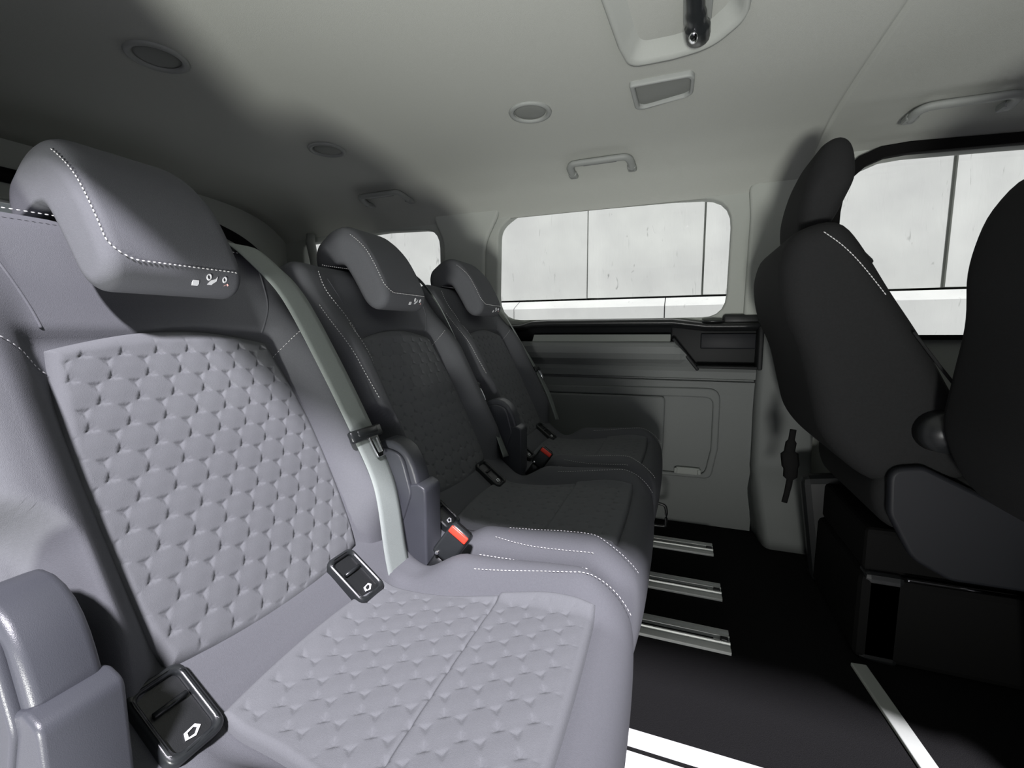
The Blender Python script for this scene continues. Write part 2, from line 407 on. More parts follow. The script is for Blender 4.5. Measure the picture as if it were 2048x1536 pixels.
# pocket: a scooped bin, back and floor visible behind a raised front edge
bm = bmesh.new()
bm_box(bm, (0.115, 1.790, 0.672), (0.295, 0.012, 0.145), 0.003); bm_box(bm, (0.160, 1.755, 0.604), (0.205, 0.075, 0.010), 0.003)
bm_box(bm, (0.255, 1.755, 0.672), (0.016, 0.085, 0.15), 0.005)
lg('pocket', bm, M_MATBLACK)
bm = bmesh.new(); bm_box(bm, (0.158, 1.778, 0.695), (0.18, 0.012, 0.055), 0.004)
lg('pocket_face', bm, M_SHIELD)
bm = bmesh.new(); bm_box(bm, (0.018, 1.765, 0.648), (0.012, 0.065, 0.145), 0.004, Matrix.Rotation(math.radians(-38), 3, 'Y'))
lg('pocket_side', bm, M_MATBLACK)
bm = bmesh.new(); bm_box(bm, (0.200, 1.788, 0.764), (0.125, 0.022, 0.052), 0.010); lg('ledge_end', bm)
cup = [(0.105+0.032*math.cos(a), 1.762+0.018*math.sin(a), 0.765) for a in np.linspace(0, 2*math.pi, 24, endpoint=False)]
V, Fc = tube_vf(cup, 0.004, 6, closed=True); V = [np.array(v)-L0 for v in V]; from_vf('cup_ring', V, Fc, M_BEZEL, ledge)
bm = bmesh.new(); bmesh.ops.create_cone(bm, cap_ends=True, segments=20, radius1=0.03, radius2=0.03, depth=0.004)
for v in bm.verts: v.co = Vector((v.co.x, v.co.y*0.56, v.co.z))+Vector((0.105, 1.762, 0.763))
lg('cup_recess', bm, M_RUBBER)

# B pillar lower cover: bulged column down to a flared foot
rows = [(0.0, 1.640, 0.292, 0.46), (0.035, 1.632, 0.288, 0.46), (0.06, 1.640, 0.284, 0.45), (0.14, 1.665, 0.272, 0.44), (0.22, 1.685, 0.262, 0.44), (0.25, 1.712, 0.258, 0.43), (0.30, 1.722, 0.258, 0.43),
        (0.45, 1.724, 0.256, 0.43), (0.60, 1.726, 0.257, 0.43), (0.735, 1.728, 0.260, 0.43), (0.765, 1.732, 0.260, 0.43)]
bm = bmesh.new(); rings = []
for z, y, x0, x1 in rows:
    w = 0.02
    pts = [(x0-0.012 if z > 0.2 else x0-0.03, 1.80), (x0-0.004, y+w), (x0+0.003, y+w*0.35), (x0+0.014, y), (x1-0.014, y), (x1-0.003, y+w*0.35), (x1, y+w), (x1+0.01, 1.80)]
    rings.append([bm.verts.new((px, py, z)) for px, py in pts])
for a, b in zip(rings[:-1], rings[1:]):
    for k in range(8): bm.faces.new((a[k], a[(k+1) % 8], b[(k+1) % 8], b[k]))
bm.faces.new(rings[0]); bm.faces.new(rings[-1][::-1])
bp = from_bm('pillar_cover', bm, M_TRIM, None, True)
tag(bp, 'grey lower pillar cover with flared foot behind the dark second row seat', 'pillar cover')

# belt guide tube at the rear corner
hg = from_vf('belt_guide', *tube_vf([(-1.70, 1.755, 1.205), (-1.70, 1.75, 1.17), (-1.68, 1.745, 1.09), (-1.66, 1.74, 0.98)], [0.020, 0.022, 0.021, 0.02], 12), M_VENT)
tag(hg, 'slim grey belt guide post at the rear side window corner', 'belt guide')

# ---------------------------------------------------------------- ceiling fittings
def ceil_disc(x, y, label, proto=None):
    z = ceil_z(y)
    if proto: o = copy_tree(proto); o.location = (x, y, z); o['label'] = label; return o
    t = thing('ceiling_vent', label, 'ceiling vent', (x, y, z), 'round vents in the headliner')
    ring = [(0.052*math.cos(a), 0.052*math.sin(a), -0.001) for a in np.linspace(0, 2*math.pi, 40, endpoint=False)]
    V, Fc = tube_vf(ring, 0.0075, 8, squash=(1, 0.75), closed=True); from_vf('ring', V, Fc, M_VENT, t)
    bm = bmesh.new()
    pr = [(0.0, -0.003), (0.02, -0.003), (0.036, -0.002), (0.044, 0.000), (0.046, 0.004)]
    rg = []
    for r, z2 in pr[1:]: rg.append([bm.verts.new((r*math.cos(a), r*math.sin(a), z2)) for a in np.linspace(0, 2*math.pi, 32, endpoint=False)])
    c0 = bm.verts.new((0, 0, -0.003))
    for k in range(32):
        bm.faces.new((c0, rg[0][k], rg[0][(k+1) % 32]))
        for a, b in zip(rg[:-1], rg[1:]): bm.faces.new((a[k], b[k], b[(k+1) % 32], a[(k+1) % 32]))
    from_bm('flap', bm, M_FLAP, t, True)
    return t
d1 = ceil_disc(-0.412, 1.250, 'round grey ceiling vent beside the rectangular lens, nearest the console')
ceil_disc(-1.119, 1.248, 'round grey ceiling vent above the middle bench seat, deep at the rear', d1)
ceil_disc(-1.095, 0.717, 'round grey ceiling vent in the dark rear corner above the lit bench seat', d1)

def grab_handle(x0, x1, y0, y1, label):
    xc = (x0+x1)/2; zc = ceil_z(y0); t = thing('grab_handle', label, 'grab handle', (xc, y0, zc), 'fold-away handles on the headliner')
    z0 = ceil_z(y0)-zc-0.016; z1 = ceil_z(y1)-zc-0.008; h = (x1-x0)/2; dy = y1-y0
    bar = catmull([(-h, dy, z1), (-h, dy*0.4, z0*0.6+z1*0.4), (-h+0.012, 0.006, z0), (-h+0.035, 0, z0), (0, -0.002, z0-0.001), (h-0.035, 0, z0), (h-0.012, 0.006, z0), (h, dy*0.4, z0*0.6+z1*0.4), (h, dy, z1)], 5)
    V, Fc = tube_vf(bar, 0.0125, 10, squash=(1.05, 0.8)); from_vf('grip', V, Fc, M_VENT, t)
    for s in (-1, 1):
        bm = bmesh.new(); bm_box(bm, (s*h, dy, z1+0.002), (0.030, 0.042, 0.018), 0.006); from_bm('hinge_foot', bm, M_VENT, t)
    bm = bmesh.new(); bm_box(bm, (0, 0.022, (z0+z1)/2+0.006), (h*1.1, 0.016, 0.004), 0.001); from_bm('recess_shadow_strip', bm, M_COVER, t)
    return t
grab_handle(-0.382, -0.178, 1.575, 1.655, 'grey grab handle above the long side window')
grab_handle(-1.285, -1.085, 1.60, 1.68, 'grey grab handle above the small rear side window')
grab_handle(0.565, 0.765, 1.535, 1.60, 'grey grab handle above the front side window at right')

# overhead console with scooped underside and the stowed belt tongue
con = thing('overhead_console', 'grey overhead console with scooped underside on the ceiling', 'console', (-0.02, 0.93, CEIL))
co = rounded([(-0.150, -0.25), (0.110, -0.25), (0.118, 0.09), (0.060, 0.165), (-0.02, 0.178), (-0.112, 0.176), (-0.125, 0.10)], [0.03, 0.03, 0.08, 0.1, 0.08, 0.035, 0.15])
ci = np.array([0.0, -0.03])+(np.array(co)-np.array([0.0, -0.03]))*0.90
def cring(s, z, cxy=(0.0, -0.03)): return [(cxy[0]+(p[0]-0.0)*s, cxy[1]+(p[1]+0.03)*s, z) for p in co]
bm = bmesh.new(); rg = []
for s, z in ((1.02, 0.004), (1.0, -0.010), (0.97, -0.018), (0.93, -0.019), (0.88, -0.014), (0.78, -0.002), (0.6, 0.012), (0.4, 0.020), (0.2, 0.024)):
    rg.append([bm.verts.new(p) for p in cring(s, z)])
n = len(co)
for a, b in zip(rg[:-1], rg[1:]):
    for k in range(n): bm.faces.new((a[k], a[(k+1) % n], b[(k+1) % n], b[k]))
bm.faces.new(rg[-1])
from_bm('console_shell', bm, M_PILLAR, con, True)
bm = bmesh.new(); bm_box(bm, (0.028, 0.035, -0.004), (0.05, 0.09, 0.02), 0.006); from_bm('tongue_holder', bm, M_VENT, con)
tg = [(0.022, -0.03, -0.02), (0.024, 0.01, -0.026), (0.028, 0.05, -0.03), (0.030, 0.085, -0.030), (0.031, 0.100, -0.026)]
V, Fc = tube_vf(catmull(tg, 5), [0.014]*6+[0.016]*4+[0.020]*5+[0.019]*3+[0.013]*2+[0.005], 14, squash=(1.15, 0.85)); from_vf('belt_tongue', V, Fc, M_BEZEL, con)['label'] = 'glossy black belt tongue'
bm = bmesh.new(); bmesh.ops.create_uvsphere(bm, u_segments=14, v_segments=10, radius=0.011)
for v in bm.verts: v.co = Vector((v.co.x*0.8, v.co.y*1.6, v.co.z*0.6))+Vector((0.022, 0.058, -0.046))
from_bm('tongue_stud', bm, M_CHROME, con, True)['label'] = 'bright chrome stud'

# small rectangular recessed lens
ln = thing('ceiling_lens', 'small rectangular grey recessed lens next to the overhead console', 'ceiling lens', (-0.067, 1.257, ceil_z(1.255)))
lo = rounded([(-0.073, -0.063), (0.068, -0.062), (0.076, -0.045), (0.074, 0.030), (0.060, 0.042), (-0.055, 0.070), (-0.070, 0.058)], [0.008, 0.02, 0.02, 0.02, 0.02, 0.02, 0.02])
cc = lo.mean(0); li = cc+(lo-cc)*0.86
plate('frame', [lo, li], 0.018, 0.004, lambda a, b, c: (a, b, -0.003+c), M_VENT, ln)
plate('lens', [cc+(lo-cc)*0.88], 0.004, 0.001, lambda a, b, c: (a, b, 0.000+c), M_FLAP, ln)

# ---------------------------------------------------------------- floor rails
def rail(y, x0, x1, label):
    t = thing('floor_rail', label, 'seat rail', (x1, y, 0.0), 'aluminium seat rails in the floor')
    pr = [(-0.041, 0.0), (-0.041, 0.007), (-0.030, 0.008), (-0.028, 0.004), (-0.016, 0.004), (-0.0135, 0.011), (-0.009, 0.011), (-0.0075, 0.002), (0.0075, 0.002), (0.009, 0.011), (0.0135, 0.011),
          (0.016, 0.004), (0.028, 0.004), (0.030, 0.008), (0.041, 0.007), (0.041, 0.0)]
    bm = bmesh.new(); a = [bm.verts.new((x0-x1, p, q)) for p, q in pr]; b = [bm.verts.new((0, p, q)) for p, q in pr]; k = len(pr)
    for i in range(k): bm.faces.new((a[i], a[(i+1) % k], b[(i+1) % k], b[i]))
    bm.faces.new(a); bm.faces.new(b[::-1]); from_bm('channel', bm, M_ALU, t)
    bm = bmesh.new(); bm_box(bm, ((x0-x1)/2-0.01, 0, 0.0032), (x1-x0-0.05, 0.0125, 0.0022)); from_bm('slot', bm, M_RUBBER, t)
    bm = bmesh.new(); bm_box(bm, (-0.012, 0, 0.007), (0.018, 0.014, 0.012), 0.003); from_bm('end_stop', bm, M_BLACK, t)
    return t
rail(1.564, -0.95, 0.126, 'bright aluminium floor rail farthest from camera, under the far bench seat')
rail(1.306, -0.95, 0.132, 'bright aluminium floor rail second from the far side wall')
rail(1.090, -0.95, 0.134, 'aluminium floor rail with the clamp foot, third from the far wall')
rail(0.730, -0.95, 0.62, 'nearest aluminium floor rail at the bottom edge, below the lit bench seat')

# threshold strip across the floor at the second row
bm = bmesh.new(); bm_box(bm, (0, 0, 0.004), (0.030, 0.62, 0.008), 0.002)
o = from_bm('threshold_strip', bm, M_PILLAR); o.location = (0.423, 0.80, 0.0); o.rotation_euler.z = math.radians(6)
tag(o, 'pale narrow strip across the dark carpet at lower right', 'floor strip')

# ---------------------------------------------------------------- rear bench seats
UP = np.array([-0.4392, 0, 0.8984]); NO = np.array([0.8984, 0, 0.4392]); P0 = np.array([-0.44+0.25, 0, 0.40])
def BK(y, h, o=0.0): return P0+UP*h+NO*o+np.array([0, y, 0])

def back_front(y, h):
    """forward offset of the upholstered back (array)"""
    y = np.asarray(y, float); h = np.asarray(h, float)
    amp = 0.036*smooth01((h+0.02)/0.10)*(1-smooth01((h-0.30)/0.17))+0.004
    b = amp*smooth01((np.abs(y)-0.128)/0.052)
    pad = -0.008*(1-smooth01((np.abs(y)-0.135)/0.02))*(1-smooth01((h-0.365)/0.02))
    # scooped cut-out for the hinge cover at the outer lower corner
    yc = np.where(h < 0.15, -0.168, -0.168-0.05*np.clip((h-0.15)/0.075, 0, 1)**2.2)
    cut = smooth01((yc-y)/0.028)*(1-smooth01((h-0.19)/0.05))
    return (b+pad)*(1-cut)-0.022*cut

W_B = 0.222
front = [(0.0, h) for h in np.linspace(0.0, 0.485, 30)]
top = [(-0.002, 0.505), (-0.009, 0.522), (-0.022, 0.533), (-0.045, 0.537), (-0.070, 0.533), (-0.084, 0.52), (-0.09, 0.50)]
backp = [(-0.092, h) for h in np.linspace(0.48, 0.0, 12)]
bot = [(-0.085, -0.02), (-0.03, -0.02), (-0.006, -0.012)]
V, Fc = profile_loft(front+top+backp+bot, W_B, 0.032, ny=96, nr=10, n=220)
wf = smooth01((V[:, 0]+0.06)/0.05)
o_new = V[:, 0]+wf*back_front(V[:, 1], V[:, 2])
Vw = np.array([BK(y, h, o) for o, y, h in zip(o_new, V[:, 1], V[:, 2])])

seat = thing('bench_seat', 'near', 'car seat', (-0.25, 0.385, 0.0), 'three seats of the rear bench')
bk = bm_clean(from_vf('backrest', Vw, Fc, M_FAB, seat))

def stars(A, B, pitch_a, pitch_b, a0, b0, ra, rb):
    """star dimples on the corners of a honeycomb; returns depth field in metres"""
    D = np.zeros_like(A); js = range(int(rb[0]/pitch_b)-2, int(rb[1]/pitch_b)+3); is_ = range(int(ra[0]/pitch_a)-2, int(ra[1]/pitch_a)+3)
    for j in js:
        for i in is_:
            ca = a0+i*pitch_a+(j % 2)*pitch_a/2; cb = b0+j*pitch_b
            for sgn in (1, -1):
                vb = cb+sgn*pitch_b*2/3
                m_ = (np.abs(A-ca) < 0.016) & (np.abs(B-vb) < 0.016)
                if not m_.any(): continue
                da, db = A[m_]-ca, B[m_]-vb; rr = np.hypot(da, db)
                amp = 0.0022 if sgn > 0 else 0.0015
                d = amp*np.exp(-(rr/0.0032)**2)
                for k in range(3):
                    an = math.radians(90*sgn+120*k); al = da*math.cos(an)+db*math.sin(an); pe = -da*math.sin(an)+db*math.cos(an)
                    d = np.maximum(d, amp*0.9*np.exp(-(pe/0.0013)**2)*(al > 0)*np.exp(-(al/0.0058)**4))
                D[m_] = np.maximum(D[m_], d)
    puff = 2*np.cos(2*math.pi*(A-a0)/pitch_a)*np.cos(math.pi*(B-b0)/pitch_b)+np.cos(2*math.pi*(B-b0)/pitch_b)
    return D-0.00014*puff

def squircle(S, T, k):
    return S*np.sqrt(1-k*T*T/2), T*np.sqrt(1-k*S*S/2)

def pad_surface(name, fn, nu, nv, k, parent, m):
    """fn(S,T) -> (n,3) positions ; open quilted sheet with sunk rim"""
    s = np.linspace(-1, 1, nu); t = np.linspace(-1, 1, nv); S, T = np.meshgrid(s, t, indexing='ij')
    P = fn(S, T).reshape(-1, 3)
    me = bpy.data.meshes.new(name)
    Fc = np.array(grid_faces(nu, nv))
    me.vertices.add(len(P)); me.vertices.foreach_set('co', P.astype(np.float32).ravel())
    me.loops.add(len(Fc)*4); me.loops.foreach_set('vertex_index', Fc.ravel().astype(np.int32))
    me.polygons.add(len(Fc)); me.polygons.foreach_set('loop_start', np.arange(0, len(Fc)*4, 4, dtype=np.int32))
    me.update(calc_edges=True); me.validate()
    return link(name, me, m, parent)

def rim(S, T, d0=0.10):
    d = 1-np.maximum(np.abs(S), np.abs(T)); q = np.clip(d/d0, 0, 1); return np.sqrt(1-(1-q)**2), smooth01((d-0.04)/0.08)

def back_pad(S, T):
    s2, t2 = squircle(S, T, 0.36)
    h = 0.188+0.190*t2; half = 0.1425-0.010*smooth01((h-0.2)/0.18)-0.004*smooth01((0.06-h)/0.06); y = half*s2*1.06
    e, inn = rim(S, T)
    o = back_front(np.clip(y, -0.12, 0.12), h)*1.0-0.004+0.017*e+0.004*(1-s2**2)-0.001
    o = o-stars(y, h, 0.036, 0.0272, 0.005, 0.004, (-0.16, 0.16), (0, 0.4))*inn*1.25
    return P0+UP*h[..., None]+NO*o[..., None]+np.stack([0*y, y, 0*y], -1)
pad_surface('back_pad', back_pad, 270, 340, 0.36, seat, M_PAD)

# cushion: closed side profile (x,z) in van coordinates, shifted by +0.25
cpts = [(-0.52, 0.36), (-0.50, 0.405), (-0.465, 0.418), (-0.440, 0.412), (-0.410, 0.388), (-0.385, 0.370), (-0.35, 0.365), (-0.25, 0.368), (-0.16, 0.376), (-0.105, 0.378), (-0.066, 0.373),
        (-0.044, 0.352), (-0.038, 0.310), (-0.042, 0.25), (-0.056, 0.20), (-0.080, 0.165), (-0.12, 0.15), (-0.30, 0.16), (-0.46, 0.20), (-0.52, 0.27)]
cprof = catmull(cpts, 6, True); cprof[:, 0] += 0.25
topx = np.array([p[0]+0.25 for p in cpts[1:13]]); topz = np.array([p[1] for p in cpts[1:13]])
tc_ = catmull(np.stack([topx, topz], 1), 8)
def cz(x): return np.interp(x, tc_[:, 0], tc_[:, 1])
def bolster(x, y):
    amp = 0.034*smooth01((x-(-0.125))/0.08)*(1-smooth01((x-0.13)/0.09))
    return amp*smooth01((np.abs(y)-0.125)/0.055)
W_C = 0.222
V, Fc = profile_loft(cprof, W_C, 0.036, ny=48, nr=7, n=120)
topness = smooth01((V[:, 2]-0.30)/0.05)
V[:, 2] += topness*bolster(V[:, 0], V[:, 1])
# recess the insert a little and round the plan view of the front edge
fr = smooth01((V[:, 0]-0.10)/0.10); V[:, 0] -= fr*0.010*(np.abs(V[:, 1])/W_C)**3
ins = smooth01((V[:, 0]+0.150)/0.012)*(1-smooth01((V[:, 0]-0.155)/0.012))*(1-smooth01((np.abs(V[:, 1])-0.135)/0.02))*topness
V[:, 2] -= 0.007*ins
cu = bm_clean(from_vf('cushion', V, Fc, M_FAB, seat))

def insert(S, T):
    s2, t2 = squircle(S, T, 0.10)
    x = 0.007+0.155*t2*1.02; half = 0.128+0.028*smooth01((x+0.1)/0.22); y = half*s2
    e, inn = rim(S, T, 0.06)
    z = cz(x)+bolster(x, y)*0.9-0.006+0.012*e+0.003*(1-s2**2)
    z = z-0.0030*np.exp(-((x-0.030)/0.0022)**2)+0.002*np.tanh((x-0.030)/0.004)*np.exp(-((x-0.030)/0.02)**2)
    z = z-stars(y, x, 0.036, 0.0272, 0.0, 0.010, (-0.19, 0.19), (-0.2, 0.2))*inn*1.1
    return np.stack([x, y, z], -1)
pad_surface('cushion_insert', insert, 270, 250, 0.1, seat, M_PAD)

# headrest: hooked over the top of the back
hp = [(0.062, 0.392), (0.072, 0.410), (0.074, 0.45), (0.070, 0.50), (0.058, 0.548), (0.036, 0.580), (0.004, 0.592), (-0.030, 0.588), (-0.048, 0.582), (-0.062, 0.564), (-0.066, 0.542), (-0.058, 0.526), (-0.036, 0.518), (-0.012, 0.516), (0.000, 0.505),
      (0.005, 0.48), (0.008, 0.45), (0.012, 0.41), (0.026, 0.388), (0.046, 0.384)]
hp = [(a, b+0.026) for a, b in hp]
hprof = catmull(hp, 6, True)
V, Fc = profile_loft(hprof, 0.081, 0.017, ny=14, nr=8, n=96, y0=-0.004)
# crown the top corners
V[:, 2] -= 0.020*smooth01((np.abs(V[:, 1]+0.004)-0.04)/0.045)**2*smooth01((V[:, 2]-0.52)/0.06)
Vw = np.array([BK(y, h, o) for o, y, h in V])
hd = bm_clean(from_vf('headrest', Vw, Fc, M_FAB, seat))
def head_o(h): 
    q = hprof[np.argsort(hprof[:, 1])]; fr_ = hprof[hprof[:, 0] > 0.03]; i = np.argsort(fr_[:, 1]); return float(np.interp(h, fr_[i, 1], fr_[i, 0]))
path = [(-0.0785, h) for h in np.linspace(0.594, 0.456, 14)]+[(-0.0785+0.024*(1-math.cos(a)), 0.456-0.026*math.sin(a)) for a in np.linspace(0.2, 1.57, 6)]+[(y, 0.430) for y in np.linspace(-0.050, 0.068, 12)]
def hoff(y, h): 
    e = abs(y+0.004)-0.064
    return head_o(h)-(0.017-math.sqrt(max(0.017**2-min(max(e, 0), 0.0165)**2, 0)))
pts = [BK(y, h-(0.020*float(smooth01((abs(y+0.004)-0.04)/0.045))**2*float(smooth01((h-0.52)/0.06))), hoff(y, h)) for y, h in path]
V, Fc = stitch_vf(pts, [NO+np.array([0, -0.6 if y < -0.07 else 0, 0]) for y, h in path], 0.0032, 0.0024, 0.0008)
o = from_vf('stitching', V, Fc, M_STITCH, hd); o['kind'] = 'stuff'
# printed warning pictograms near the lower edge of the headrest face
def decal(shapes, m, name):
    parts = []
    for shp in shapes:
        n = len(shp); fr_ = [BK(y, h, head_o(h)+0.0016) for y, h in shp]; bk_ = [BK(y, h, head_o(h)+0.0004) for y, h in shp]
        parts.append((fr_+bk_, [tuple(range(n)), tuple(range(2*n-1, n-1, -1))]+[(k, (k+1) % n, n+(k+1) % n, n+k) for k in range(n)]))
    V, Fc = merge(parts); o = from_vf(name, V, Fc, m, hd, False); bm_clean(o); return o
def ringshape(y, h, r, w=0.0011):
    out = []
    for k in range(10):
        a, b = 2*math.pi*k/10, 2*math.pi*(k+1)/10
        out.append([(y+r*math.cos(a), h+r*math.sin(a)), (y+r*math.cos(b), h+r*math.sin(b)), (y+(r-w)*math.cos(b), h+(r-w)*math.sin(b)), (y+(r-w)*math.cos(a), h+(r-w)*math.sin(a))])
    return out
hb = 0.4155
cl = lambda pts, y0: [(y0+p*0.0009, hb+q*0.0009) for p, q in pts]
sh = [cl([(-4, -2.5), (4, -2.5), (4.6, -1), (4, 2), (-4, 2), (-4.6, 0)], 0.008)]
sh += ringshape(0.024, hb+0.006, 0.0032)+[cl([(-6, -5), (0, -5), (3, 0), (8, 3), (9, 8), (6, 5), (-1, 3), (-4, 0)], 0.027)]
sh += ringshape(0.045, hb+0.005, 0.003)
decal(sh, M_WHITE, 'pictograms')['label'] = 'white printed pictograms'
decal([cl([(-6, -5), (4, -5), (6, 0), (4, 1.5), (0, 0)], 0.046)], M_PINK, 'pictogram')['label'] = 'pinkish printed pictogram'

# seam stitching on the back
def on_back(y, h, lift=0.0):
    e = max(0.0, abs(y)-(W_B-0.032)); rr = 0.032-math.sqrt(max(0.032**2-min(e, 0.0319)**2, 0))
    return BK(y, h, float(back_front(y, h))-rr+lift)
def nrm(y): return NO+np.array([0, 0.8*np.sign(y)*float(smooth01((abs(y)-0.17)/0.05)), 0])
def seam(paths, L=0.0034, G=0.0024, r=0.00065):
    parts = []
    for p in paths:
        q = catmull(p, 8); parts.append(stitch_vf([on_back(y, h) for y, h in q], [nrm(y) for y, h in q], L, G, r))
    return merge(parts)
SE = [[(-0.168, 0.505), (-0.172, 0.475), (-0.166, 0.44), (-0.150, 0.405), (-0.130, 0.376)],
      [(-0.154, 0.390), (-0.165, 0.375), (-0.166, 0.34), (-0.160, 0.29), (-0.152, 0.225)],
      [(-0.206, 0.43), (-0.208, 0.36), (-0.206, 0.29), (-0.200, 0.225)],
      [(0.175, 0.365), (0.155, 0.352), (0.122, 0.325)],
      [(-0.15, 0.520), (0.0, 0.523), (0.17, 0.512)]]
V, Fc = seam([SE[3], [(-y, h) for y, h in SE[3]], SE[4]]); o = from_vf('stitching', V, Fc, M_STITCH, seat); o['kind'] = 'stuff'
# plain sewn seams (raised piping)
parts = []
for p in ([(0.168, 0.510), (0.168, 0.47), (0.155, 0.42), (0.130, 0.376)], [(-0.148, 0.49), (-0.136, 0.45), (-0.128, 0.41), (-0.125, 0.382)]):
    q = catmull(p, 8); from_vf('piping', *tube_vf([on_back(y, h, -0.0004) for y, h in q], 0.0016, 6), M_FAB, seat)

# stitching on the cushion bolsters
def on_cush(x, y):
    e = max(0.0, abs(y)-(W_C-0.036)); rr = 0.036-math.sqrt(max(0.036**2-min(e, 0.0359)**2, 0))
    xx = x; z = float(cz(x)+bolster(x, y))-rr
    return np.array([xx, y, z])
parts = []
for s in (-1, 1):
    for p in ([(-0.02, 0.165), (0.06, 0.170), (0.12, 0.176), (0.155, 0.186), (0.182, 0.187), (0.196, 0.184), (0.203, 0.182)], [(-0.03, 0.205), (0.03, 0.212), (0.09, 0.214), (0.14, 0.213)]):
        q = catmull([(a, s*b) for a, b in p], 8)
        parts.append(stitch_vf([on_cush(a, b) for a, b in q], [np.array([0, s*0.6*(abs(b) > 0.195), 1.0]) for a, b in q]))
o = from_vf('stitching', *merge(parts), M_STITCH, seat); o['kind'] = 'stuff'

# isofix anchor bezels on the sloping rear of the cushion
sl = np.array([-0.455+0.25, 0, 0.420]); se = np.array([-0.385+0.25, 0, 0.366])
sd = sl-se; sd /= np.linalg.norm(sd); sn = np.array([-sd[2], 0, sd[0]]); sn = sn if sn[0] > 0 else -sn
def bezel(y0):
    c = se*0.52+sl*0.48+sn*0.002+np.array([0, y0, 0])
    f = lambda a, b, d: c+np.array([0, a, 0])+sd*b+sn*d
    out = rounded([(-0.025, -0.039), (0.025, -0.039), (0.025, 0.039), (-0.025, 0.039)], 0.012)
    inn = rounded([(-0.0175, -0.031), (0.0175, -0.031), (0.0175, 0.031), (-0.0175, 0.031)], 0.007)
    b = plate('anchor_bezel', [out, inn], 0.024, 0.004, f, M_BEZEL, seat, smooth=False)
    b['label'] = 'black anchor socket frame'
    plate('socket', [inn*1.02], 0.004, 0.001, lambda a, b_, d: f(a, b_, d+0.004), M_BLACK, b)
    bm = bmesh.new()
    ic = [(-0.006, -0.026), (0.002, -0.028), (0.009, -0.023), (0.006, -0.019), (-0.004, -0.020)]
    ii = [(-0.003, -0.0255), (0.002, -0.026), (0.006, -0.0225), (0.004, -0.0205), (-0.002, -0.0215)]
    vo = [bm.verts.new(f(a, q, 0.0065)) for a, q in ic]; vi = [bm.verts.new(f(a, q, 0.0065)) for a, q in ii]
    for k in range(5): bm.faces.new((vo[k], vo[(k+1) % 5], vi[(k+1) % 5], vi[k]))
    r = bmesh.ops.extrude_face_region(bm, geom=bm.faces[:])
    bmesh.ops.translate(bm, verts=[v for v in r['geom'] if isinstance(v, bmesh.types.BMVert)], vec=Vector(sn*0.001))
    from_bm('symbol', bm, M_WHITE, b)
    tb = [f(-0.014, 0.008, 0.009), f(0.014, 0.008, 0.009)]
    tube('anchor_bar', tb, 0.0028, M_BEZEL, b)
bezel(-0.152); bezel(0.088)

# hinge cover on the outer side
hv = [(-0.505, 0.16), (-0.505, 0.50), (-0.490, 0.540), (-0.462, 0.556), (-0.432, 0.548), (-0.412, 0.525), (-0.400, 0.49), (-0.394, 0.45), (-0.392, 0.40), (-0.392, 0.30), (-0.395, 0.16)]
hv = np.array(hv)+np.array([0.25, 0]); 
V, Fc = profile_loft(catmull(hv[1:-1], 5).tolist()+[hv[-1].tolist(), hv[0].tolist()], 0.021, 0.007, ny=3, nr=4, n=64, y0=-0.224)
hc = bm_clean(from_vf('hinge_cover', V, Fc, M_COVER, seat))
dm = rounded([(-0.490, 0.40), (-0.430, 0.41), (-0.408, 0.47), (-0.425, 0.535), (-0.465, 0.545), (-0.49, 0.52)], 0.03)+np.array([0.25, 0])
plate('cover_dome', [dm], 0.010, 0.004, lambda a, b, c: (a, -0.247-c, b), M_COVER, hc)
lw = rounded([(-0.500, 0.17), (-0.386, 0.17), (-0.383, 0.480), (-0.40, 0.487), (-0.50, 0.46)], 0.012)+np.array([0.25, 0])
plate('lower_cover', [lw], 0.050, 0.004, lambda a, b, c: (a, -0.224-c, b), M_COVER, hc)

# seat frame and feet under the cushion
bm = bmesh.new(); bm_box(bm, (-0.03, 0, 0.135), (0.36, 0.36, 0.05), 0.012)
for s in (-1, 1): bm_box(bm, (-0.10, s*0.15, 0.075), (0.20, 0.03, 0.11), 0.008)
from_bm('seat_frame', bm, M_BLACK, seat)
for s in (-1, 1):
    bm = bmesh.new(); bm_box(bm, (-0.11, s*0.15, 0.024), (0.30, 0.05, 0.026), 0.008); bm_box(bm, (0.05, s*0.15, 0.028), (0.03, 0.04, 0.034), 0.008)
    from_bm('foot', bm, M_BLACK, seat)

seat['label'] = 'rear bench seat nearest the camera, brightly lit with quilted grey fabric'
mid = copy_tree(seat); mid.location.y = 0.860; mid['label'] = 'middle rear bench seat in shade between two belts'
far = copy_tree(seat); far.location.y = 1.335; far['label'] = 'far rear bench seat in shade next to the side window wall'
for st_ in (mid, far):
    V, Fc = seam(SE[:3], r=0.0008); o = from_vf('stitching', V, Fc, M_STITCH, st_); o['kind'] = 'stuff'

